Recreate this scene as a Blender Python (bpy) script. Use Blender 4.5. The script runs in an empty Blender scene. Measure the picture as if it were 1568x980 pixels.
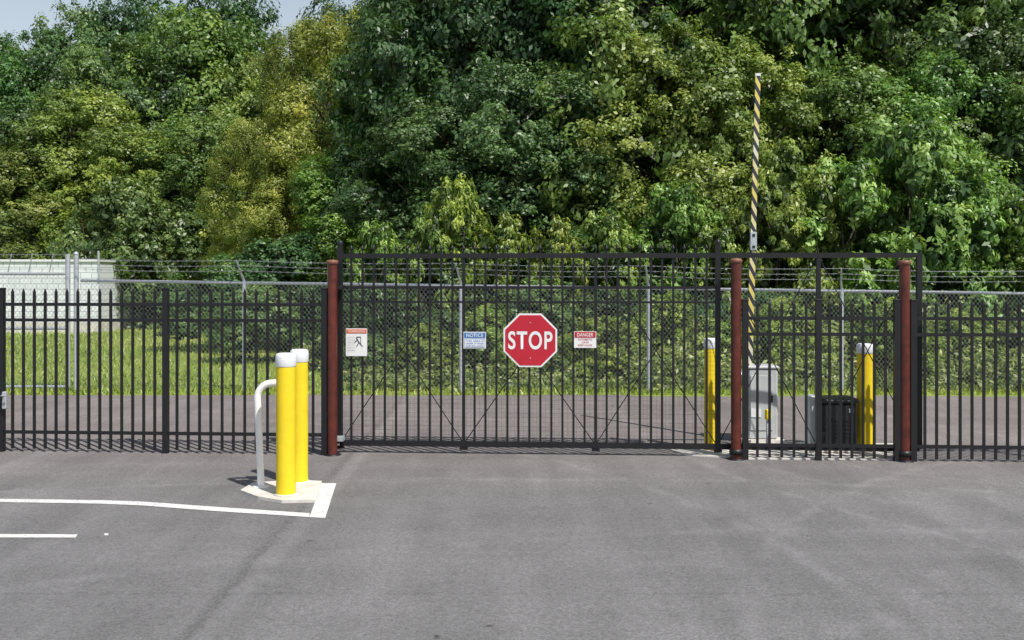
import bpy, math, random
import numpy as np
from mathutils import Vector, Matrix
random.seed(4); rng=np.random.default_rng(4)
F=1524.0; HZ=426.0; EYE=2.0
def X(u,D): return (u-784)*D/F
def Z(v,D): return EYE-(v-HZ)*D/F
def G(u,v):
    D=EYE*F/(v-HZ); return (X(u,D),D)
scn=bpy.context.scene
scn.view_settings.view_transform='Standard'
scn.view_settings.look='None'; scn.view_settings.exposure=0
# ---------------------------------------------------------------- materials
def newmat(name):
    m=bpy.data.materials.new(name); m.use_nodes=True
    nt=m.node_tree; b=nt.nodes['Principled BSDF']; return m,nt,b
def N(nt,t,**k):
    n=nt.nodes.new(t)
    for a,b in k.items(): setattr(n,a,b)
    return n
def mix(nt,fac,a,b,bt='MIX'):
    n=N(nt,'ShaderNodeMix',data_type='RGBA',blend_type=bt)
    for i,v in ((0,fac),(6,a),(7,b)):
        if hasattr(v,'links'): nt.links.new(v,n.inputs[i])
        else: n.inputs[i].default_value=v if i==0 else (*v,1)
    return n.outputs[2]
def mth(nt,op,a,b=None,c=None,clamp=False):
    n=N(nt,'ShaderNodeMath',operation=op,use_clamp=clamp)
    for i,v in enumerate((a,b,c)):
        if v is None: continue
        if hasattr(v,'links'): nt.links.new(v,n.inputs[i])
        else: n.inputs[i].default_value=v
    return n.outputs[0]
def noise(nt,vec,scale,detail=4,rough=.6):
    n=N(nt,'ShaderNodeTexNoise'); n.inputs['Scale'].default_value=scale
    n.inputs['Detail'].default_value=detail; n.inputs['Roughness'].default_value=rough
    nt.links.new(vec,n.inputs['Vector']); return n.outputs['Fac']
def mapr(nt,v,a,b,c,d):
    n=N(nt,'ShaderNodeMapRange'); nt.links.new(v,n.inputs[0])
    for i,q in enumerate((a,b,c,d)): n.inputs[i+1].default_value=q
    return n.outputs[0]
def simple(name,col,rough=.5,metal=0,var=.15,scale=6,bump=0,spec=.5):
    m,nt,b=newmat(name)
    tc=N(nt,'ShaderNodeTexCoord').outputs['Object']
    f=noise(nt,tc,scale,5)
    f=mapr(nt,f,.3,.7,0,1)
    lo=tuple(c*(1-var) for c in col); hi=tuple(min(1,c*(1+var)) for c in col)
    nt.links.new(mix(nt,f,lo,hi),b.inputs['Base Color'])
    b.inputs['Roughness'].default_value=rough; b.inputs['Metallic'].default_value=metal
    b.inputs['Specular IOR Level'].default_value=spec
    if bump:
        bn=N(nt,'ShaderNodeBump'); bn.inputs['Strength'].default_value=bump; bn.inputs['Distance'].default_value=.01
        nt.links.new(noise(nt,tc,scale*12,4),bn.inputs['Height']); nt.links.new(bn.outputs[0],b.inputs['Normal'])
    return m
M={}
M['black']=simple('black_powder_coat',(.012,.012,.014),.45,spec=.4)
M['brown']=simple('rust_red_paint',(.095,.018,.011),.38,var=.4,scale=9)
M['brown_cap']=simple('post_cap_paint',(.2,.08,.05),.5)
M['yellow']=simple('yellow_bollard_plastic',(.80,.60,.02),.6,var=.08,scale=5,spec=.3)
M['white']=simple('white_enamel',(.84,.84,.83),.4,var=.05)
M['cap']=simple('white_cap_plastic',(.74,.76,.78),.6,var=.06)
M['galv']=simple('galvanized_steel',(.46,.49,.52),.45,.35,var=.12,scale=20)
M['wire']=simple('galvanized_wire',(.30,.32,.33),.5,.4)
M['meshwire']=simple('dark_mesh_wire',(.03,.03,.03),.6)
M['red']=simple('sign_red',(.47,.012,.03),.5,var=.06)
M['signwhite']=simple('sign_white',(.76,.76,.76),.5,var=.04)
M['blue']=simple('sign_blue',(.03,.17,.45),.5,var=.06)
M['orange']=simple('sign_orange',(.70,.15,.05),.5,var=.08)
M['ink']=simple('sign_ink',(.03,.03,.035),.5)
M['concrete']=simple('concrete_pad',(.60,.575,.53),.85,var=.2,scale=4,bump=.4)
M['plastic']=simple('operator_cover_black',(.02,.022,.025),.38,var=.2)
M['cabinet']=simple('cabinet_grey_white',(.46,.48,.49),.5,var=.08)
M['bark']=simple('bark',(.10,.08,.06),.9,var=.4,scale=5,bump=.6)
def paint():
    m,nt,b=newmat('road_paint')
    tc=N(nt,'ShaderNodeTexCoord').outputs['Object']
    f=mapr(nt,noise(nt,tc,45,6,.75),.36,.47,0,1)
    g=mapr(nt,noise(nt,tc,3,4),.3,.7,.85,1.05)
    c=mix(nt,f,(.32,.32,.31),(.74,.74,.72)); cb=N(nt,'ShaderNodeCombineXYZ')
    for i in range(3): nt.links.new(g,cb.inputs[i])
    nt.links.new(mix(nt,1.0,c,cb.outputs[0],'MULTIPLY'),b.inputs['Base Color'])
    b.inputs['Roughness'].default_value=.7; return m
M['paint']=paint()
def asphalt():
    m,nt,b=newmat('asphalt')
    tc=N(nt,'ShaderNodeTexCoord').outputs['Object']
    big=noise(nt,tc,.25,5,.6); mid=noise(nt,tc,1.6,6,.65)
    fine=noise(nt,tc,60,3,.8); spk=noise(nt,tc,24,5,.85)
    mp=N(nt,'ShaderNodeMapping'); nt.links.new(tc,mp.inputs[0]); mp.inputs['Scale'].default_value=(1.8,.22,1); mp.inputs['Rotation'].default_value=(0,0,.08)
    st=noise(nt,mp.outputs[0],1.3,6,.6)
    mp2=N(nt,'ShaderNodeMapping'); nt.links.new(tc,mp2.inputs[0]); mp2.inputs['Scale'].default_value=(.12,1.6,1)
    st2=noise(nt,mp2.outputs[0],1.1,6,.6)
    v=mth(nt,'MULTIPLY',mapr(nt,big,.3,.7,.86,1.13),mapr(nt,mid,.3,.7,.91,1.08))
    v=mth(nt,'MULTIPLY',v,mapr(nt,fine,.3,.7,.66,1.34))
    v=mth(nt,'MULTIPLY',v,mapr(nt,spk,.3,.7,.76,1.24))
    v=mth(nt,'MULTIPLY',v,mapr(nt,st,.35,.7,.92,1.14))
    v=mth(nt,'MULTIPLY',v,mapr(nt,st2,.35,.7,.94,1.08))
    sep=N(nt,'ShaderNodeSeparateXYZ'); nt.links.new(tc,sep.inputs[0])
    wob=mapr(nt,noise(nt,tc,.8,3),0,1,-.12,.12)
    brk=mapr(nt,noise(nt,tc,2.2,4),.40,.6,0,1)
    for (cx,cy,r,w,s) in ((-7,5.5,9.2,.10,.20),(-7,5.5,10.9,.10,.16),(9.5,4,8.3,.09,.20),(9.5,4,6.6,.09,.15),(0,-9,18.9,.08,.16),(14,14,12.4,.08,.20),(-6,14,11.5,.08,.12),(3,-6,13.9,.12,.14),(12,16,8.2,.08,.24),(12,16,6.7,.08,.24),(7.2,13.5,4.6,.06,.2)):
        dx=mth(nt,'SUBTRACT',sep.outputs[0],cx); dy=mth(nt,'SUBTRACT',sep.outputs[1],cy)
        d=mth(nt,'SQRT',mth(nt,'ADD',mth(nt,'MULTIPLY',dx,dx),mth(nt,'MULTIPLY',dy,dy)))
        d=mth(nt,'ABSOLUTE',mth(nt,'SUBTRACT',mth(nt,'ADD',d,wob),r))
        k=mth(nt,'MULTIPLY',mapr(nt,d,w*.2,w,s,0),brk)
        v=mth(nt,'ADD',v,k)
    wx=mapr(nt,noise(nt,tc,2.5,5),0,1,-.07,.07)
    xs=mth(nt,'ADD',sep.outputs[0],wx)
    for (x0,s,w) in ((-1.83,-.20,.06),(-1.70,.16,.10),(-5.5,-.08,.03),(2.6,-.07,.03)):
        d=mth(nt,'ABSOLUTE',mth(nt,'SUBTRACT',xs,x0)); v=mth(nt,'ADD',v,mth(nt,'MULTIPLY',mapr(nt,d,w*.3,w,s,0),mapr(nt,mid,.35,.6,.3,1)))
    ys=mth(nt,'ADD',sep.outputs[1],wx)
    for (y0,s,w) in ((6.3,-.13,.03),(7.25,.08,.06),(12.3,-.06,.05)):
        d=mth(nt,'ABSOLUTE',mth(nt,'SUBTRACT',ys,y0)); v=mth(nt,'ADD',v,mth(nt,'MULTIPLY',mapr(nt,d,w*.3,w,s,0),brk))
    oil=mapr(nt,noise(nt,tc,.9,5,.7),.62,.72,0,.18); v=mth(nt,'SUBTRACT',v,oil)
    dr=mapr(nt,noise(nt,tc,5.5,2,.5),.73,.77,0,.4); v=mth(nt,'SUBTRACT',v,dr)
    far=mapr(nt,sep.outputs[1],8.5,13,0,1)
    base=mix(nt,far,(.170,.167,.169),(.192,.170,.165))
    comb=N(nt,'ShaderNodeCombineXYZ')
    for i in range(3): nt.links.new(v,comb.inputs[i])
    nt.links.new(mix(nt,1.0,base,comb.outputs[0],'MULTIPLY'),b.inputs['Base Color'])
    b.inputs['Roughness'].default_value=.9; b.inputs['Specular IOR Level'].default_value=.2
    bn=N(nt,'ShaderNodeBump'); bn.inputs['Strength'].default_value=.7; bn.inputs['Distance'].default_value=.006
    nt.links.new(mth(nt,'ADD',fine,spk),bn.inputs['Height']); nt.links.new(bn.outputs[0],b.inputs['Normal'])
    return m
M['asphalt']=asphalt()
def soil():
    m,nt,b=newmat('grass_ground')
    tc=N(nt,'ShaderNodeTexCoord').outputs['Object']
    a=mix(nt,mapr(nt,noise(nt,tc,.35,5),.35,.65,0,1),(.17,.26,.04),(.30,.34,.09))
    c=mix(nt,mapr(nt,noise(nt,tc,12,5,.8),.35,.7,0,1),(.12,.18,.035),(.28,.33,.10))
    nt.links.new(mix(nt,.5,a,c),b.inputs['Base Color']); b.inputs['Roughness'].default_value=1
    b.inputs['Specular IOR Level'].default_value=0
    return m
M['soil']=soil()
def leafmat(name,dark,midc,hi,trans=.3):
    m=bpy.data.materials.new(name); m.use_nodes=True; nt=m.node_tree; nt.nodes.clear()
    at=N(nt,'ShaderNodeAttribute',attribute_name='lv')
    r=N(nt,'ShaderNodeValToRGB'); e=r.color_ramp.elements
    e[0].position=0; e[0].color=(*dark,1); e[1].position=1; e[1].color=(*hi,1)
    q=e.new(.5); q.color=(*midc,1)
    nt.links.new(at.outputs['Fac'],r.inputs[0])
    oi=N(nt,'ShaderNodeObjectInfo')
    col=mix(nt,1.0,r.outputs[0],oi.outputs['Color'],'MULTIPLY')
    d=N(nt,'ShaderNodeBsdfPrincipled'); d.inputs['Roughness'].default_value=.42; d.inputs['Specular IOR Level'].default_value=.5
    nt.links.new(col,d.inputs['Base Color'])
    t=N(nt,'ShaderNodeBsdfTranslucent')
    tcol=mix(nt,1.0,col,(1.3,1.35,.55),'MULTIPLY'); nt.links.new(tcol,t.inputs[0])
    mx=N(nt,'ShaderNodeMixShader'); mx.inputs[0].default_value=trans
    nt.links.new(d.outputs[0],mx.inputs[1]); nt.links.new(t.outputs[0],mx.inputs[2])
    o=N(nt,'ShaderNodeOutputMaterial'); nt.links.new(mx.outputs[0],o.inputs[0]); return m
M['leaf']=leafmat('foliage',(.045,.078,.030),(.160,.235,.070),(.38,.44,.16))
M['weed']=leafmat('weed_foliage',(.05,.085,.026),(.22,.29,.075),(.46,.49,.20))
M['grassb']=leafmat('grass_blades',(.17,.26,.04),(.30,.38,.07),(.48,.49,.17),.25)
# ---------------------------------------------------------------- mesh builder
class MB:
    def __init__(s): s.v=[];s.f=[];s.m=[];s.mats=[];s.sm=[]
    def mi(s,k):
        if k not in s.mats: s.mats.append(k)
        return s.mats.index(k)
    def add(s,vs,fs,k,smooth=False):
        o=len(s.v); s.v+= [tuple(a) for a in vs]; i=s.mi(k)
        for f in fs: s.f.append(tuple(o+a for a in f)); s.m.append(i); s.sm.append(smooth)
    def box(s,c,d,k,rz=0,bev=0):
        hx,hy,hz=[a/2 for a in d]; ca,sa=math.cos(rz),math.sin(rz)
        if bev:
            b=bev; ring=[]
            for (z,ins) in ((-hz,b),(-hz+b,0),(hz-b,0),(hz,b)):
                x,y=hx-ins,hy-ins; cb=b
                ring.append([(x,-y+cb,z),(x,y-cb,z),(x-cb,y,z),(-x+cb,y,z),(-x,y-cb,z),(-x,-y+cb,z),(-x+cb,-y,z),(x-cb,-y,z)])
            vs=[p for r in ring for p in r]; fs=[tuple(reversed(range(8))),tuple(range(24,32))]
            for r in range(3):
                for j in range(8): fs.append((r*8+j,r*8+(j+1)%8,(r+1)*8+(j+1)%8,(r+1)*8+j))
        else:
            vs=[(x,y,z) for z in(-hz,hz) for (x,y) in((-hx,-hy),(hx,-hy),(hx,hy),(-hx,hy))]
            fs=[(3,2,1,0),(4,5,6,7),(0,1,5,4),(1,2,6,5),(2,3,7,6),(3,0,4,7)]
        s.add([(c[0]+x*ca-y*sa,c[1]+x*sa+y*ca,c[2]+z) for x,y,z in vs],fs,k)
    def bar(s,p,q,w,h,k):
        p=Vector(p);q=Vector(q);d=(q-p).normalized()
        up=Vector((0,0,1)) if abs(d.z)<.95 else Vector((0,1,0))
        a=d.cross(up).normalized()*w/2; b=a.cross(d).normalized()*h/2
        vs=[p-a-b,p+a-b,p+a+b,p-a+b,q-a-b,q+a-b,q+a+b,q-a+b]
        s.add(vs,[(0,1,2,3),(7,6,5,4),(0,4,5,1),(1,5,6,2),(2,6,7,3),(3,7,4,0)],k)
    def tube(s,pts,rad,k,n=12,cap=True,smooth=True):
        pts=[Vector(p) for p in pts]; 
        if not hasattr(rad,'__len__'): rad=[rad]*len(pts)
        vs=[];prev=None
        for i,p in enumerate(pts):
            d=(pts[min(i+1,len(pts)-1)]-pts[max(i-1,0)]).normalized()
            if prev is None:
                u=d.cross(Vector((0,1,0)) if abs(d.y)<.9 else Vector((1,0,0))).normalized()
            else:
                u=(prev-d*prev.dot(d)).normalized()
            prev=u; w=d.cross(u)
            for j in range(n):
                t=2*math.pi*j/n; vs.append(p+(u*math.cos(t)+w*math.sin(t))*rad[i])
        fs=[]
        for i in range(len(pts)-1):
            for j in range(n): fs.append((i*n+j,i*n+(j+1)%n,(i+1)*n+(j+1)%n,(i+1)*n+j))
        s.add(vs,fs,k,smooth)
        if cap:
            s.add(vs[:n],[tuple(reversed(range(n)))],k); s.add(vs[-n:],[tuple(range(n))],k)
    def lathe(s,c,prof,k,n=24):
        vs=[(c[0]+r*math.cos(2*math.pi*j/n),c[1]+r*math.sin(2*math.pi*j/n),c[2]+z) for r,z in prof for j in range(n)]
        fs=[(i*n+j,i*n+(j+1)%n,(i+1)*n+(j+1)%n,(i+1)*n+j) for i in range(len(prof)-1) for j in range(n)]
        s.add(vs,fs,k,True)
    def poly(s,pts,k): s.add(pts,[tuple(range(len(pts)))],k)
    def prism(s,xy,z0,z1,k):
        n=len(xy); vs=[(x,y,z0) for x,y in xy]+[(x,y,z1) for x,y in xy]
        s.add(vs,[tuple(reversed(range(n))),tuple(range(n,2*n))]+[(i,(i+1)%n,n+(i+1)%n,n+i) for i in range(n)],k)
    def build(s,name,parent=None):
        me=bpy.data.meshes.new(name); me.from_pydata(s.v,[],s.f)
        for k in s.mats: me.materials.append(M[k])
        me.polygons.foreach_set('material_index',s.m); me.polygons.foreach_set('use_smooth',s.sm); me.update()
        ob=bpy.data.objects.new(name,me); scn.collection.objects.link(ob)
        if parent: ob.parent=parent
        return ob
def empty(name,loc=(0,0,0)):
    e=bpy.data.objects.new(name,None); e.location=loc; e.empty_display_size=.2; scn.collection.objects.link(e); return e
def text(name,s,c,w,h,k,parent,rz=0,bold=.02):
    cu=bpy.data.curves.new(name,'FONT'); cu.body=s; cu.align_x='CENTER'; cu.offset=bold; cu.space_character=1.05+bold*4; cu.extrude=0
    to=bpy.data.objects.new(name+'_t',cu); scn.collection.objects.link(to)
    dg=bpy.context.evaluated_depsgraph_get(); me=bpy.data.meshes.new_from_object(to.evaluated_get(dg))
    bpy.data.objects.remove(to)
    co=np.zeros(len(me.vertices)*3); me.vertices.foreach_get('co',co); co=co.reshape(-1,3)
    mn=co.min(0);mxx=co.max(0); x=((co[:,0]-mn[0])/(mxx[0]-mn[0])-.5)*w; z=((co[:,1]-mn[1])/(mxx[1]-mn[1])-.5)*h
    out=np.stack([c[0]+x*math.cos(rz),c[1]+x*math.sin(rz),c[2]+z],1)
    me.vertices.foreach_set('co',out.ravel()); me.materials.clear(); me.materials.append(M[k]); me.name=name; me.update()
    ob=bpy.data.objects.new(name,me); scn.collection.objects.link(ob); ob.parent=parent; return ob
# ---------------------------------------------------------------- ground
g=MB(); 
g.poly([(-300,-200,0),(300,-200,0),(300,500,0),(-300,500,0)],'soil'); g.build('ground')
a=MB(); edge=[]
xx=-70
while xx<70:
    edge.append((xx,17.0+.05*math.sin(xx*1.3)+random.uniform(-.05,.05)+(-.15 if xx>2 else 0),.004)); xx+=.35
a.poly([(-70,-60,.004)]+[(70,-60,.004)]+edge[::-1],'asphalt'); a.build('asphalt_road')
def gp(u,v,z=.008): x,y=G(u,v); return (x,y,z)
mk=MB()
mk.poly([gp(*p) for p in ((493,741),(474,793),(498,794.5),(515,741))],'paint')
top=[(-250,762.5),(0,765),(150,767),(215,769),(340,778),(474,787)]
bot=[(474,793),(340,784.5),(215,775),(150,772.3),(0,770),(-250,768)]
for i in range(5):
    j=5-i
    mk.poly([gp(*bot[j]),gp(*bot[j-1]),gp(*top[i+1]),gp(*top[i])],'paint')
mk.poly([gp(*p) for p in ((-250,824),(116,824.5),(119,819.5),(-250,818.5))],'paint')
mk.poly([gp(*p) for p in ((160,821),(166,821),(166,818),(160,818))],'paint')
mk.build('road_marking')
def pad(name,px,h=.035):
    b=MB(); b.prism([G(*p) for p in px],.0,h,'concrete'); return b.build(name)
pad('concrete_pad',[(368,755),(395,765),(432,771),(484,770),(493,741),(455,739),(388,743)],.03)
pad('concrete_pad',[(1028,691),(1050,698),(1118,702),(1118,682),(1034,682)],.02)
pad('concrete_pad',[(1137,704),(1376,705),(1372,681),(1137,680)],.02)
# ---------------------------------------------------------------- fences
def L(u,off=0):
    k=(u-784)/F; y0=11.12+off; x=k*y0/(1+.0603*k); return (x,y0-.0603*x)
RZ=math.atan(-.0603)
def pickets(b,x0,x1,y0f,step,zb,zt,w=.026,spear=True):
    n=int(round((x1-x0)/step))
    for i in range(1,n):
        x=x0+(x1-x0)*i/n; y=y0f(x)
        b.box((x,y,(zb+zt)/2),(w,w,zt-zb),'black',RZ)
        if spear:
            h=w*.5; vs=[(x-h,y-h,zt),(x+h,y-h,zt),(x+h,y+h,zt),(x-h,y+h,zt),(x,y,zt+.05)]
            b.add(vs,[(0,1,4),(1,2,4),(2,3,4),(3,0,4)],'black')
def yl(off): return lambda x: 11.12+off-.0603*x
def iron_fence(us,rails,zb,zt,step=.128):
    b=MB(); f=yl(0)
    xs=[L(u)[0] for u in us]
    for i in range(len(xs)-1):
        pickets(b,xs[i],xs[i+1],f,step,zb,zt)
        for z in rails:
            b.bar((xs[i]+.02,f(xs[i]),z),(xs[i+1]-.02,f(xs[i+1]),z),.034,.036,'black')
    for x in xs:
        b.box((x,f(x),(zt+.03)/2),(.062,.062,zt+.03),'black',RZ)
        b.box((x,f(x),zt+.04),(.072,.072,.02),'black',RZ,bev=.006)
    return b
b=iron_fence([-500,-248,3,254,497],[1.70,1.52,.23],.04,1.84)
b.build('iron_picket_fence')
b=iron_fence([1141,1253,1373],[1.56,1.385,.165],.03,1.72); b.build('iron_picket_fence')
b=iron_fence([1398,1652,1906],[1.56,1.385,.165],.03,1.72); b.build('iron_picket_fence')
b=MB(); x,y=L(11); b.box((x,y-.05,.60),(.05,.05,.2),'galv',RZ,bev=.008); b.box((x-.03,y-.06,.62),(.03,.03,.06),'black',RZ); b.tube([(x,y-.08,.66),(x,y-.13,.66),(x+.06,y-.13,.66)],.01,'galv',8)
b.build('gate_latch')
for u,zt in ((509,2.16),(1127,2.17),(1385,2.15)):
    x,y=L(u); b=MB()
    b.lathe((x,y,0),[(.056,0),(.056,zt)],'brown',28)
    b.lathe((x,y,zt),[(.056,-.004),(.066,0),(.068,.03),(.055,.045),(.0,.05)],'brown_cap',28)
    b.lathe((x,y,0),[(.10,.0),(.10,.012),(.06,.02)],'black',20)
    if u>600:
        b.box((x+.01,y+.09,zt-.04),(.16,.08,.03),'black',RZ); b.box((x+.01,y+.11,zt+.005),(.12,.03,.09),'black',RZ)
        b.lathe((x,y,.06),[(.0,.06),(.075,.06),(.075,0),(.0,0)],'black',16)
        b.box((x+.05,y+.1,.12),(.05,.1,.1),'black',RZ)
    else:
        b.box((x+.07,y+.06,.18),(.10,.10,.05),'galv',RZ); b.box((x+.07,y+.06,1.9),(.10,.10,.04),'black',RZ)
    b.build('gate_post')
GO=.17; gf=yl(GO)
gate=empty('sliding_gate')
b=MB()
xs=[L(u,GO)[0] for u in (521,710,912,1099,1253,1407)]
zT=2.255; zB=.115
def P(x,z,o=0): return (x,gf(x)+o,z)
b.bar(P(xs[0]-.03,zT),P(xs[-1]+.03,zT),.05,.055,'black')
b.bar(P(xs[0],zB),P(xs[-1],zB-.0),.05,.06,'black')
b.bar(P(xs[0],1.895),P(xs[3],1.895),.03,.032,'black')
b.bar(P(xs[0],1.73),P(xs[3],1.73),.03,.022,'black')
for i,x in enumerate(xs):
    w=.056 if i in(0,3,5) else (.045 if i==4 else .034)
    zt=zT+.14 if i in (0,3) else zT
    b.box(P(x,(zB+zt)/2),(w,w,zt-zB),'black',RZ)
    if i in (0,3): b.lathe((x,gf(x),zt),[(.034,-.01),(.036,.01),(.03,.03),(0,.045)],'black',12)
for i in range(3):
    n=int(round((xs[i+1]-xs[i])/.128))
    for j in range(0 if i else 1,n):
        x=xs[i]+(xs[i+1]-xs[i])*j/n; y=gf(x)
        if j: b.box((x,y,(zB+zT)/2),(.024,.024,zT-zB),'black',RZ)
        b.box((x,y,zT+.05),(.014,.014,.07),'black',RZ)
        b.lathe((x,y,zT+.075),[(0,-.014),(.021,.0),(.019,.014),(.005,.045),(0,.052)],'black',8)
for i in range(5):
    for (za,zb_) in ((zB,zT),(zT,zB)):
        b.tube([P(xs[i],za,.02 if za>zb_ else .03),P(xs[i+1],zb_,.02 if za>zb_ else .03)],.0055,'black',6)
for x in xs[:4]:
    b.box(P(x,zB-.05),(.09,.05,.03),'black',RZ)
b.build('gate_frame',gate)
b=MB(); z=zB+.05
while z<1.85: b.bar(P(xs[0],z,.035),P(xs[3],z,.035),.0015,.0015,'meshwire'); z+=.05
x=xs[0]
while x<xs[3]: b.bar(P(x,zB,.038),P(x,1.87,.038),.0015,.0015,'meshwire'); x+=.05
b.build('guard_mesh',gate)
# ---- signs
def signbase(name,u,v):
    x,y=L(u,GO-.04); return x,y,Z(v,y)
def plate(b,c,w,h,k,d=0,t=.003):
    b.box((c[0],c[1]-d,c[2]),(w,t,h),k,RZ)
st=empty('stop_sign'); c=signbase('',812,521); b=MB()
def octa(b,c,R,k,y0,y1):
    pts=[(R*math.cos(math.pi/8+i*math.pi/4),R*math.sin(math.pi/8+i*math.pi/4)) for i in range(8)]
    vs=[(c[0]+p*math.cos(RZ),y+p*math.sin(RZ),c[2]+q) for y in (y0,y1) for p,q in pts]
    b.add(vs,[tuple(range(8)),tuple(reversed(range(8,16)))]+[(i,(i+1)%8,8+(i+1)%8,8+i)[::-1] for i in range(8)],k)
R0=.303/math.cos(math.pi/8)
octa(b,c,R0,'signwhite',c[1]-.003,c[1]); octa(b,c,R0*.935,'red',c[1]-.006,c[1]-.0032)
for dz in (.2,-.2):
    b.box((c[0],c[1]-.008,c[2]+dz),(.012,.004,.012),'galv')
b.box((c[0],c[1]+.02,c[2]),(.04,.03,.5),'galv',RZ)
b.build('sign_plate',st)
text('lettering','STOP',(c[0],c[1]-.009,c[2]),.50,.205,'signwhite',st,RZ,.02)
s=empty('notice_sign'); c=signbase('',727,521); b=MB()
plate(b,c,.255,.19,'signwhite'); plate(b,(c[0],c[1],c[2]+.056),.24,.060,'blue',.004)
plate(b,(c[0],c[1],c[2]-.036),.232,.098,'blue',.0035)
plate(b,(c[0],c[1],c[2]-.036),.224,.090,'signwhite',.0065); b.build('sign_plate',s)
text('heading','NOTICE',(c[0],c[1]-.008,c[2]+.056),.19,.042,'signwhite',s,RZ,.01)
for i,t in enumerate(('THIS AREA IS','UNDER 24 HOUR','SURVEILLANCE')): text('line','%s'%t,(c[0],c[1]-.0105,c[2]-.008-i*.028),.20,.019,'blue',s,RZ,.01)
s=empty('danger_sign'); c=signbase('',896,520); b=MB()
plate(b,c,.25,.185,'signwhite'); plate(b,(c[0],c[1],c[2]+.055),.235,.064,'red',.004)
b.build('sign_plate',s)
text('heading','DANGER',(c[0],c[1]-.008,c[2]+.055),.18,.042,'signwhite',s,RZ,.01)
for i,t in enumerate(('AUTOMATIC','GATE','KEEP CLEAR')): text('line',t,(c[0],c[1]-.005,c[2]+.002-i*.032),.16 if i!=1 else .08,.020,'red',s,RZ,.01)
s=empty('warning_sign'); c=signbase('',546,524); c=(c[0],c[1],c[2]); b=MB()
plate(b,c,.245,.315,'signwhite'); plate(b,(c[0],c[1],c[2]+.125),.235,.045,'orange',.004)
for (p,q) in (((.0,.06),(.05,.06)),((.05,.06),(.05,-.03)),((.0,.05),(.03,.0)),((.03,.0),(.0,-.05)),((.03,.0),(.07,-.05)),((.015,.03),(-.02,.0))):
    b.bar((c[0]+p[0],c[1]-.006,c[2]+p[1]-.0),(c[0]+q[0],c[1]-.006,c[2]+q[1]-.0),.004,.008,'ink')
b.build('sign_plate',s)
text('heading','WARNING',(c[0],c[1]-.008,c[2]+.125),.19,.028,'signwhite',s,RZ,.0)
for i in range(6): text('line',('MOVING GATE','CAN CAUSE','SERIOUS','INJURY OR','DEATH','KEEP CLEAR')[i],(c[0]-.06,c[1]-.0075,c[2]+.055-i*.03),.085,.010,'ink',s,RZ,.0)
# ---------------------------------------------------------------- bollards
def bollard(u,v,h,w,capcut=.12):
    x,y=G(u,v); y+=w/2; x=X(u,y); r=w/2; b=MB()
    b.lathe((x,y,0),[(r,0.0),(r,h-capcut)],'yellow',32)
    b.lathe((x,y,0),[(r*1.03,h-capcut-.004),(r*1.07,h-capcut+.004),(r*1.07,h-.035),(r*1.0,h-.012),(r*.8,h-.003),(0,h)],'cap',32)
    b.lathe((x,y,0),[(r*1.25,.031),(r*1.25,.037),(r,.041)],'concrete',24)
    return b.build('bollard')
bollard(438,765,1.32,.176); bollard(458.5,745,1.315,.165)
bollard(1087,692,1.31,.135); bollard(1325,694,1.25,.19,.11)
x,y=G(400,750); b=MB(); pts=[]
zt=1.04
for i in range(8): pts.append((x-.035*(i/7),y,.03+(zt-.2)*i/7))
for i in range(1,9):
    t=i/8*math.pi/2; pts.append((x-.035+.14*(1-math.cos(t)),y,zt-.17+.14*math.sin(t)))
pts.append((x+.17,y,zt-.03+.002))
b.tube(pts,.033,'white',16); b.lathe((x,y,.03),[(.075,0),(.075,.012),(.03,.014)],'white',20)
b.box((x+.24,y,zt-.03),(.13,.10,.2),'black',0,bev=.012); b.box((x+.24,y+.053,zt-.02),(.09,.01,.12),'galv',0)
b.build('card_reader_pedestal')
# ---------------------------------------------------------------- barrier arm + cabinet
ba=empty('barrier_gate'); D=12.15; cx=X(1163,D); b=MB()
b.box((cx,D,.03),(.5,.45,.06),'concrete',0)
b.box((cx,D,.485),(.36,.34,.85),'cabinet',0,bev=.02)
b.box((cx,D,.925),(.39,.37,.035),'cabinet',0,bev=.012)
b.box((cx-.02,D-.175,.50),(.27,.012,.66),'cabinet',0,bev=.004)
b.box((cx+.10,D-.186,.55),(.02,.02,.08),'black',0); b.box((cx-.09,D-.186,.38),(.12,.008,.1),'signwhite',0)
b.lathe((cx-.03,D,.94),[(.03,0),(.03,.02),(.02,.03),(0,.035)],'black',16)
px=X(1146,D); 
b.tube([(cx-.18,D-.02,.80),(cx-.24,D-.02,.80)],.07,'galv',20); b.box((px,D-.02,.92),(.05,.09,.4),'galv',0,bev=.006)
b.build('operator_cabinet',ba)
def armmat():
    m,nt,bs=newmat('arm_stripes'); tc=N(nt,'ShaderNodeTexCoord').outputs['Object']
    sp=N(nt,'ShaderNodeSeparateXYZ'); nt.links.new(tc,sp.inputs[0])
    t=mth(nt,'ADD',mth(nt,'MULTIPLY',sp.outputs[2],5.6),mth(nt,'MULTIPLY',sp.outputs[0],11.0))
    t=mth(nt,'ADD',t,200.0)
    fr=mth(nt,'FRACT',t); k=mth(nt,'GREATER_THAN',fr,.5)
    fade=noise(nt,tc,1.2,4)
    yc=mix(nt,mapr(nt,fade,.42,.58,0,1),(.66,.64,.48),(.66,.55,.13))
    nt.links.new(mix(nt,k,yc,(.03,.03,.05)),bs.inputs['Base Color']); bs.inputs['Roughness'].default_value=.5; return m
M['stripe']=armmat()
z0,z1=.82,Z(118,D); xa,xb=X(1145,D),X(1158.5,D); b=MB()
zm=Z(372,D); xm=xa+(xb-xa)*(zm-z0)/(z1-z0)
b.bar((xa,D-.06,z0),(xm,D-.06,zm),.070,.03,'stripe'); b.bar((xm,D-.06,zm),(xb,D-.06,z1),.062,.03,'stripe')
b.box((xb,D-.06,z1+.015),(.064,.035,.03),'signwhite',0)
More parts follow.
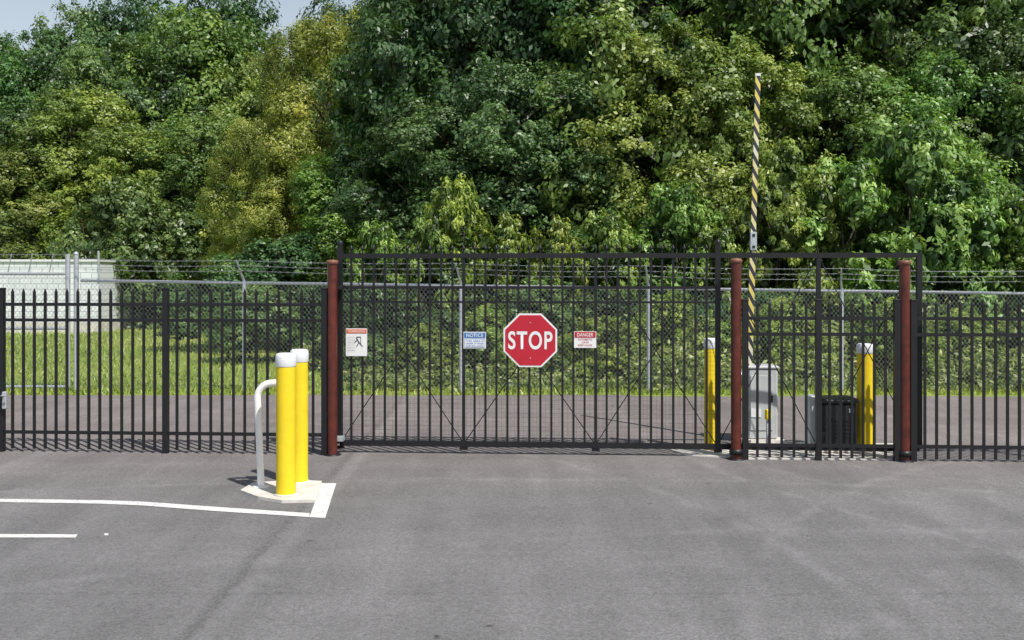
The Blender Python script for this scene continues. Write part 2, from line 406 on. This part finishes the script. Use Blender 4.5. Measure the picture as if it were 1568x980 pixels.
b.box((xm,D-.085,zm+.02),(.078,.03,.22),'galv',0,bev=.004)
for dz in (-.05,.09): b.box((xm,D-.103,zm+dz),(.03,.01,.03),'black',0)
b.build('striped_arm',ba)
so=empty('gate_operator'); D=11.45; x=X(1279,D); b=MB()
b.box((x,D,.06),(.46,.40,.06),'concrete',0)
b.box((x,D,.34),(.40,.36,.50),'plastic',0,bev=.03)
b.box((x,D,.605),(.44,.40,.06),'plastic',0,bev=.022)
for i in range(5): b.box((x,D-.182,.20+i*.045),(.28,.008,.012),'black',0)
b.box((x-.255,D+.05,.37),(.09,.18,.56),'cabinet',0,bev=.01)
b.box((x+.12,D-.186,.5),(.05,.01,.05),'galv',0)
b.tube([(x-.2,D-.05,.25),(x-.2,11.2,.25)],.02,'black',8)
b.build('housing',so)
x=X(1168,12.0)
b=MB(); b.tube([(x-.02,11.7,.0),(x-.02,11.7,.38),(x-.02,11.74,.42)],.018,'galv',8); b.box((x-.02,11.68,.40),(.07,.05,.12),'yellow',0,bev=.008); b.build('photo_eye_post')
# ---------------------------------------------------------------- chain link fence
cl=empty('chain_link_fence'); b=MB()
CY=17.45
def cy(x): return CY-.01*x
def ctop(x): return 1.855-.0135*x
postu=[373,706,993,1287,1567,1860,2150]
x0=X(121,CY); 
xs=[x0]+[X(u,CY) for u in postu]
def arm(b,x,z):
    b.tube([(x,cy(x),z),(x-.03,cy(x)-.05,z+.10),(x-.08,cy(x)-.22,z+.36)],[.022,.018,.014],'galv',6)
for x in xs[1:]:
    b.tube([(x,cy(x),0),(x,cy(x),ctop(x)+.04)],.036,'galv',12); arm(b,x,ctop(x)+.03)
b.tube([(xs[0],cy(xs[0]),ctop(xs[0])),(xs[-1],cy(xs[-1]),ctop(xs[-1]))],.026,'galv',10)
for k in range(3):
    f=(k+1)/3
    pts=[]
    for i in range(len(xs)-1):
        for t in (0,.25,.5,.75):
            x=xs[i]+(xs[i+1]-xs[i])*t; sag=.03*math.sin(t*math.pi)
            pts.append((x-.08*f,cy(x)-.05-.17*f,ctop(x)+.12+.27*f-sag))
    b.tube(pts,.0035,'wire',5)
    for i in range(len(pts)-1):
        p=Vector(pts[i]);q=Vector(pts[i+1]); n=int((q-p).length/.13)
        for j in range(n):
            c=p.lerp(q,j/n); b.bar(c+Vector((-.01,-.02,-.02)),c+Vector((.01,.02,.02)),.003,.003,'wire'); b.bar(c+Vector((.01,.02,-.02)),c+Vector((-.01,-.02,.02)),.003,.003,'wire')
b.build('framework',cl)
def chain(b,xa,xb,zt,s=.075):
    x=xa-2
    while x<xb:
        for sg in (1,-1):
            h=zt(x)-.05
            p=[x,.05]; q=[x+h*.8,.05+h] 
            if sg<0: p,q=[x+h*.8,.05],[x,.05+h]
            def cl_(p,q):
                if p[0]>q[0]: p,q=q,p
                if q[0]<=xa or p[0]>=xb: return None
                if p[0]<xa: t=(xa-p[0])/(q[0]-p[0]); p=[xa,p[1]+(q[1]-p[1])*t]
                if q[0]>xb: t=(xb-p[0])/(q[0]-p[0]); q=[xb,p[1]+(q[1]-p[1])*t]
                return p,q
            r=cl_(p,q)
            if r: 
                p,q=r; b.bar((p[0],cy(p[0])-.03+.004*sg,p[1]),(q[0],cy(q[0])-.03+.004*sg,q[1]),.0032,.0032,'wire')
        x+=s
b=MB(); chain(b,xs[0],xs[-1],lambda x:ctop(x)); b.build('wire_mesh',cl)
cg=empty('chain_link_gate'); b=MB()
ga,gb=X(-330,CY),X(103,CY)
for x in (X(114,CY),X(101,CY)): 
    b.tube([(x,cy(x),0 if x>gb-.01 else .08),(x,cy(x),Z(389,CY))],.042,'galv',12)
b.lathe((X(114,CY),cy(0)+.07,Z(389,CY)),[(.045,0),(.045,.02),(0,.05)],'galv',12)
for z in (Z(419,CY),.09,Z(503,CY)): b.tube([(ga,cy(ga),z),(gb,cy(gb),z)],.028,'galv',10)
for x in (ga,X(-115,CY),): b.tube([(x,cy(x),.0),(x,cy(x),Z(389,CY))],.03,'galv',10)
for k in range(3):
    z=Z(412-k*11,CY); b.tube([(ga,cy(ga)-.04*k,z),(gb,cy(gb)-.04*k,z)],.0035,'wire',5)
    n=60
    for j in range(n):
        c=Vector((ga+(gb-ga)*j/n,cy(0)-.04*k,z)); b.bar(c+Vector((-.01,-.02,-.02)),c+Vector((.01,.02,.02)),.003,.003,'wire')
for u in (8,40,72,-30): 
    x=X(u,CY); b.tube([(x,cy(x),Z(419,CY)),(x+.12,cy(x)-.1,Z(389,CY))],.010,'galv',6)
x=X(149,CY); b.tube([(x,cy(x),1.9),(x,cy(x)-.02,Z(384,CY))],.02,'galv',8)
chain(b,ga,gb,lambda x:Z(419,CY)); b.build('gate_leaf',cg)
# ---------------------------------------------------------------- white building
wb=empty('white_block_building')
def blockmat():
    m,nt,bs=newmat('white_painted_block'); tc=N(nt,'ShaderNodeTexCoord').outputs['Object']
    mp=N(nt,'ShaderNodeMapping'); mp.inputs['Rotation'].default_value=(math.pi/2,0,0); nt.links.new(tc,mp.inputs[0])
    br=N(nt,'ShaderNodeTexBrick'); nt.links.new(mp.outputs[0],br.inputs['Vector']); br.inputs['Scale'].default_value=1
    br.inputs['Brick Width'].default_value=.4; br.inputs['Row Height'].default_value=.2; br.inputs['Mortar Size'].default_value=.014
    br.inputs['Color1'].default_value=(.68,.71,.76,1); br.inputs['Color2'].default_value=(.76,.79,.83,1); br.inputs['Mortar'].default_value=(.40,.43,.47,1)
    nt.links.new(br.outputs[0],bs.inputs['Base Color']); bs.inputs['Roughness'].default_value=.8; return m
M['block']=blockmat(); D=36; xr=X(151,D); b=MB()
b.box(((xr-40)/2-0,D+5,1.3+.2),(xr+40,10,2.2),'block'); b.build('walls',wb)
b=MB(); b.box(((xr-40)/2,D+5,.2),(xr+40.04,10.06,.4),'concrete'); b.box(((xr-40)/2,D+5,2.64),(xr+40.1,10.12,.08),'cap'); b.build('base_and_coping',wb)
b=MB()
for u in (-40,): 
    b.box((X(u,D),D-.02,1.2),(1.0,.06,2.0),'cabinet'); b.box((X(u,D)+.38,D-.07,1.2),(.05,.05,.12),'black')
b.build('door',wb)
# ---------------------------------------------------------------- foliage
def leaves_arrays(c,n,l,w,fold=.25):
    k=len(c); a=rng.normal(size=(k,3)); a-= (a*n).sum(1)[:,None]*n; a/=np.linalg.norm(a,axis=1)[:,None]+1e-9
    b_=np.cross(n,a); l=l[:,None]; w=w[:,None]
    v=np.empty((k,4,3)); v[:,0]=c-a*l*.5; v[:,1]=c+b_*w*.5+n*w*fold*.5-a*l*.05; v[:,2]=c+a*l*.5; v[:,3]=c-b_*w*.5+n*w*fold*.5-a*l*.05
    return v.reshape(-1,3)
def mesh_np(name,verts,lv,matk,extra=None):
    ev=np.array(extra.v) if extra else np.zeros((0,3)); ef=[f for f in extra.f if len(f)==4] if extra else []
    nv=len(verts); V=np.vstack([verts,ev]); 
    q=np.arange(nv).reshape(-1,4); 
    if ef: q=np.vstack([q,np.array(ef)+nv])
    me=bpy.data.meshes.new(name); me.vertices.add(len(V)); me.vertices.foreach_set('co',V.astype(np.float32).ravel())
    me.loops.add(q.size); me.loops.foreach_set('vertex_index',q.astype(np.int32).ravel())
    me.polygons.add(len(q)); me.polygons.foreach_set('loop_start',np.arange(0,q.size,4,dtype=np.int32))
    me.polygons.foreach_set('loop_total',np.full(len(q),4,dtype=np.int32))
    mi=np.zeros(len(q),dtype=np.int32); mi[nv//4:]=1
    me.materials.append(M[matk]); me.materials.append(M['bark']); me.polygons.foreach_set('material_index',mi)
    me.update(calc_edges=True); me.validate()
    at=me.attributes.new('lv','FLOAT','POINT'); at.data.foreach_set('value',np.concatenate([np.repeat(lv,4),np.zeros(len(ev))]).astype(np.float32))
    return me
def unit(n): 
    v=rng.normal(size=(n,3)); return v/np.linalg.norm(v,axis=1)[:,None]
def make_tree(name,H=12.,R=4.,base=.12,lobes=24,cpl=26,lpc=72,ls=.18,droop=0,lobe_r=(.26,.42),trunk=True,asp=.55,flat=.8,gap=1.0):
    C=[];NN=[];LV=[];S=[]; wood=MB()
    bx,by=rng.normal(0,.15,2)
    if trunk:
        wood.tube([(0,0,-.2),(bx*.3,by*.3,H*.2),(bx,by,H*.45),(bx*1.5,by*1.5,H*.8)],[.02*H,.015*H,.01*H,.004*H],'bark',8,cap=False)
    for i in range(lobes):
        t=base+(1-base)*((i+.5)/lobes)**.9
        tt=(t-base)/(1-base)
        prof=R*max(.12,math.sqrt(max(0,1-((tt-.38)/.66)**2)))
        ang=i*2.399+rng.uniform(-.5,.5); lr=R*rng.uniform(*lobe_r)*(.75+.35*(1-abs(tt-.4)))
        rr=max(0,prof-lr*.75)*rng.uniform(.6,1.25)
        lc=np.array([rr*math.cos(ang),rr*math.sin(ang),min(t*H,H-lr*.6)]); lbase=rng.uniform(-.18,.18)
        if trunk:
            s=Vector((bx,by,max(.6,lc[2]-rr*.8-.4))); e=Vector(lc); m_=s.lerp(e,.5)+Vector((0,0,-.15))
            wood.tube([s,m_,e,e+Vector((lc[0]*.1,lc[1]*.1,lr*.9))],[.07*H/12,.05*H/12,.03*H/12,.008],'bark',5,cap=False)
        d=unit(cpl*3); sc=d[:,2]*.45+(d[:,0]*math.cos(ang)+d[:,1]*math.sin(ang))*.8+rng.normal(0,.5,len(d))
        d=d[np.argsort(-sc)[:cpl]]
        for dd in d:
            cc=lc+dd*lr*np.array([1,1,1.05])*rng.uniform(.70,1.2)
            cr=rng.uniform(.24,.66)*R/4; n=int(lpc*rng.uniform(.6,1.4))
            off=unit(n)*(rng.random(n)**.5)[:,None]*cr; off[:,2]*=flat
            if droop: off[:,2]-=rng.random(n)*droop*rng.random(n)
            c=cc+off; nn=off/cr*.8+dd*.55+np.array([0,0,.3])+rng.normal(0,.36,(n,3)); nn/=np.linalg.norm(nn,axis=1)[:,None]
            cl_=.47+lbase+rng.normal(0,.12)
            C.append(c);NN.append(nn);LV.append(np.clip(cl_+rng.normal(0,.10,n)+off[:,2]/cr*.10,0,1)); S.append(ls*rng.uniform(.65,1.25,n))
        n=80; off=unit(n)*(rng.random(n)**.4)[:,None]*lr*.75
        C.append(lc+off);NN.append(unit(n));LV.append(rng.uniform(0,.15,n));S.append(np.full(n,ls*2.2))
    C=np.vstack(C);NN=np.vstack(NN);LV=np.concatenate(LV);S=np.concatenate(S)
    m_=C[:,2]>.05; C,NN,LV,S=C[m_],NN[m_],LV[m_],S[m_]
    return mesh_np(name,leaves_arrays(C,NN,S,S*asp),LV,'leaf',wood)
TA=make_tree('tree_a'); TB=make_tree('tree_b',R=3.6,lobes=28,ls=.16,lobe_r=(.22,.38)); TC=make_tree('tree_c',R=4.4,lobes=26,lobe_r=(.24,.46),ls=.20)
TW=make_tree('willow',R=3.6,lobes=28,cpl=26,lpc=105,ls=.15,droop=.5,lobe_r=(.24,.4),asp=.36)
TS=make_tree('shrub_mesh',H=4,R=2.2,base=.08,lobes=14,cpl=22,lpc=50,ls=.15,lobe_r=(.3,.5),asp=.5)
TL=make_tree('sapling_mesh',H=4,R=1.6,base=.05,lobes=18,cpl=16,lpc=36,ls=.16,lobe_r=(.2,.38),asp=.42)
HB={TA:12,TB:12,TC:12,TW:12,TS:4,TL:4}; RB={TA:4,TB:3.6,TC:4.4,TW:3.6,TS:2.2,TL:1.6}
def put(name,me,u,D,vtop,r=None,col=(1,1,1),x=None,h=None):
    h=h or Z(vtop,D); x=X(u,D) if x is None else x
    o=bpy.data.objects.new(name,me); scn.collection.objects.link(o)
    s=h/HB[me]; sr=(r/RB[me]) if r else s
    o.location=(x,D,0); o.scale=(sr,sr,s); o.rotation_euler=(0,0,random.uniform(0,6.28)); 
    j=lambda: random.uniform(.92,1.08)
    o.color=(col[0]*j(),col[1]*j(),col[2]*j(),1); return o
T='deciduous_tree'
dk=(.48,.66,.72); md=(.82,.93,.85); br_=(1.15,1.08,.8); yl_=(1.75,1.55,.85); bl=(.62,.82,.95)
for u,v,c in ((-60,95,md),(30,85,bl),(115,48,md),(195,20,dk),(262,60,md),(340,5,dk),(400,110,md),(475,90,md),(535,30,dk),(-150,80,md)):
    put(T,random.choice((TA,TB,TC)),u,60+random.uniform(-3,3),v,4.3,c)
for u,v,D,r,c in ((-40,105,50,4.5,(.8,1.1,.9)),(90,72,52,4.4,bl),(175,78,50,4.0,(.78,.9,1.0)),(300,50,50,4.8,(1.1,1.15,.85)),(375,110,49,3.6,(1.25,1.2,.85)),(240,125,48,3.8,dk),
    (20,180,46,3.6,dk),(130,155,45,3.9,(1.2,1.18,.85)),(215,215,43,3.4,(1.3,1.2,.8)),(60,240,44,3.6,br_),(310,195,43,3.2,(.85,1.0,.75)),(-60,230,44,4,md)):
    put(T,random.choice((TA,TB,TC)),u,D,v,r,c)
for i,u in enumerate(range(-60,420,52)):
    put('shrub',TS,u+random.uniform(-12,12),41+random.uniform(-1.5,1.5) if u>150 else 44+random.uniform(0,2),random.uniform(255,330),2.6,random.choice((br_,md,dk,(1.4,1.3,.8))))
put('willow_tree',TW,505,37,42,3.2,yl_); put('willow_tree',TW,400,36,190,2.2,(1.85,1.6,.85)); put('willow_tree',TW,590,35,85,2.3,(1.1,1.12,.7))
put('willow_tree',TW,465,35,210,2.2,(1.6,1.42,.8))
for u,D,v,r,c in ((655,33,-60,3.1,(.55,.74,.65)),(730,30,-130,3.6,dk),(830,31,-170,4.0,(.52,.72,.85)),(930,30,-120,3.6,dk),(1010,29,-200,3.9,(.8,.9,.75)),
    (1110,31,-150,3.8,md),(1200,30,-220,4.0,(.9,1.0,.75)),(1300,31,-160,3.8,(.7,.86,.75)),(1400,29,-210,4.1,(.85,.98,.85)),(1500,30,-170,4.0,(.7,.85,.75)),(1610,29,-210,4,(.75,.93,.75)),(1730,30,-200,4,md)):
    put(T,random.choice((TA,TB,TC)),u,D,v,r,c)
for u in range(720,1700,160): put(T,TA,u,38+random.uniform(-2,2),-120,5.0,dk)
for u,D,v,r,c in ((680,27.5,170,2.6,(.55,.74,.75)),(800,27,120,2.7,(.7,.93,.95)),(1010,26.5,60,2.7,(1.25,1.18,.72)),(1110,26,90,2.4,(1.15,1.12,.75)),(900,27,200,2.4,dk),(560,30,230,2.4,(.75,.85,.55)),
    (1270,26,120,2.6,(.95,1.08,.8)),(1440,25.5,110,2.6,(.9,1.08,.9)),(1550,26,60,2.7,(.75,.9,.75))):
    put(T,random.choice((TA,TB)),u,D,v,r,c)
for u,D,v,r,c in ((1400,22.5,205,1.6,(1.2,1.38,1.1)),(1300,22.5,265,1.4,(1.2,1.35,1.0)),(1210,23,240,1.2,(1.35,1.3,.8)),(1180,22.5,300,1.1,(1.2,1.2,.75)),(1450,22.5,290,1.2,(1.1,1.35,1.1)),
    (700,23,290,.9,(1.5,1.4,.7)),(770,22.5,345,.8,(1.35,1.3,.75)),(580,22.5,355,.7,(1.1,1.2,.75)),(930,22.5,340,.9,(1.2,1.2,.75)),(850,22,350,.7,(1.35,1.3,.7)),(655,22.5,350,.7,(1.05,1.1,.65)),(1040,23,300,1.1,(1.0,1.15,.85)),(1100,22.5,360,.8,(1.2,1.2,.75)),(1530,22.5,390,.9,(1.2,1.25,.85)),(1600,22,300,1.2,(1.1,1.2,.85))):
    put('sapling',TL,u,D,v,r,c)
for u in range(360,1750,78):
    D=25.0+random.uniform(-1,1)+(3.0 if u<600 else 0); put('shrub',TS,u+random.uniform(-15,15),D,random.uniform(360,430),1.9,random.choice((dk,md,(.6,.75,.5))))
for u in range(390,1720,88):
    D=21.6+random.uniform(-.5,.8)+(2.0 if u<500 else 0); put('shrub',TS,u+random.uniform(-20,20),D,random.uniform(440,485),1.1,random.choice((dk,(.4,.55,.45),(.6,.75,.5),md)))
# bright low shrubs right behind the fence
for u,v,r,c in ((560,520,.6,md),(650,505,.7,(1.2,1.15,.75)),(745,480,.75,(1.35,1.3,.75)),(840,530,.6,(.8,.95,.6)),(925,495,.8,(1.3,1.3,.75)),(1030,462,.9,(1.4,1.4,.8)),(1105,500,.7,(1.1,1.2,.75)),(1200,470,.85,(1.45,1.4,.8)),(1300,505,.7,(1.1,1.2,.7)),(1370,470,.8,(1.3,1.35,.8)),(1470,485,.8,(1.4,1.35,.75)),(1560,500,.8,(1.0,1.15,.7))):
    put('shrub',TS,u,19.3+random.uniform(-.4,.9),v,r,c)
# ---- weeds
def weeds():
    C=[];NN=[];LV=[];S=[];n=4200
    for i in range(n):
        x=rng.uniform(-6.5,14.5); y=17.35+rng.random()**.8*5.5
        if x<-3.2 and y<19+(-3.2-x)*2.2: continue
        lump=.5+.5*math.sin(x*1.7+1.9*math.sin(y*1.1))*math.cos(y*1.3+x*.55)
        if lump<.2 and rng.random()<.75: continue
        grow=min(1,(y-17.2)*(.42 if x>1.5 else .22))
        top=(.8 if x>1.5 else .5)
        h=(.08+grow*top*(.2+lump*1.1))*rng.uniform(.5,1.35); k=int(14+h*34)
        if rng.random()<.05: h*=1.7
        t=rng.random(k); sp=rng.normal(0,.2)
        c=np.stack([x+rng.normal(0,.07+.09*h,k),y+rng.normal(0,.07+.09*h,k),.03+t*h],1)
        nn=rng.normal(0,.5,(k,3))+np.array([0,-.35,.6]); nn/=np.linalg.norm(nn,axis=1)[:,None]
        C.append(c);NN.append(nn);LV.append(np.clip(.10+t*.55+rng.normal(0,.12,k)+sp,0,1));S.append(rng.uniform(.05,.15,k))
    C=np.vstack(C);NN=np.vstack(NN);LV=np.concatenate(LV);S=np.concatenate(S)
    me=mesh_np('weeds',leaves_arrays(C,NN,S,S*.42),LV,'weed'); o=bpy.data.objects.new('weeds',me); scn.collection.objects.link(o)
weeds()
def grass():
    n=80000
    x=rng.uniform(-24,17,n); y=17.02+rng.random(n)**1.5*22
    keep=(x<-2.0)|(y<18.5); x,y=x[keep],y[keep]; k=len(x)
    h=rng.uniform(.03,.11,k)*(1+.6*(rng.random(k)>.95)); w=rng.uniform(.008,.018,k)*(1+(y-17)*.05); a=rng.uniform(0,6.28,k)
    dx,dy=np.cos(a)*w,np.sin(a)*w; lx,ly=rng.normal(0,.04,k),rng.normal(0,.04,k)
    v=np.empty((k,4,3)); z=np.zeros(k)
    v[:,0]=np.stack([x-dx,y-dy,z],1); v[:,1]=np.stack([x+dx,y+dy,z],1)
    v[:,2]=np.stack([x+lx+dx*.3,y+ly+dy*.3,h],1); v[:,3]=np.stack([x+lx-dx*.3,y+ly-dy*.3,h],1)
    lv=np.clip(.5+.25*np.sin(x*.7)*np.cos(y*.5)+rng.normal(0,.18,k),0,1)
    me=mesh_np('grass',v.reshape(-1,3),lv,'grassb'); o=bpy.data.objects.new('grass',me); scn.collection.objects.link(o)
grass()
# ---------------------------------------------------------------- light, sky, camera
sd=Vector((.36,-.44,.82)).normalized()
el=math.asin(sd.z); az=math.atan2(sd.x,sd.y)
w=bpy.data.worlds.new('World'); scn.world=w; w.use_nodes=True; nt=w.node_tree
sky=N(nt,'ShaderNodeTexSky',sky_type='NISHITA'); sky.sun_disc=False; sky.sun_elevation=el; sky.sun_rotation=az; sky.air_density=1.1; sky.dust_density=2.0
bg=nt.nodes['Background']
tcw=N(nt,'ShaderNodeTexCoord'); sw=N(nt,'ShaderNodeSeparateXYZ'); nt.links.new(tcw.outputs['Generated'],sw.inputs[0])
hz=mapr(nt,sw.outputs[2],.05,.50,.85,0.0)
nt.links.new(mix(nt,hz,sky.outputs[0],(8.8,9.8,10.6)),bg.inputs[0]); bg.inputs[1].default_value=.095
sl=bpy.data.lights.new('sun','SUN'); sl.energy=5.0; sl.angle=math.radians(.5); sl.color=(1,.965,.90)
so_=bpy.data.objects.new('sun',sl); scn.collection.objects.link(so_); so_.rotation_euler=sd.to_track_quat('Z','Y').to_euler(); so_.location=(5,-5,20)
cam=bpy.data.cameras.new('camera'); cam.lens=35; cam.sensor_width=36; cam.shift_y=-64/1568; cam.clip_end=2000
co=bpy.data.objects.new('camera',cam); scn.collection.objects.link(co); co.location=(0,0,EYE); co.rotation_euler=(math.pi/2,0,0); scn.camera=co
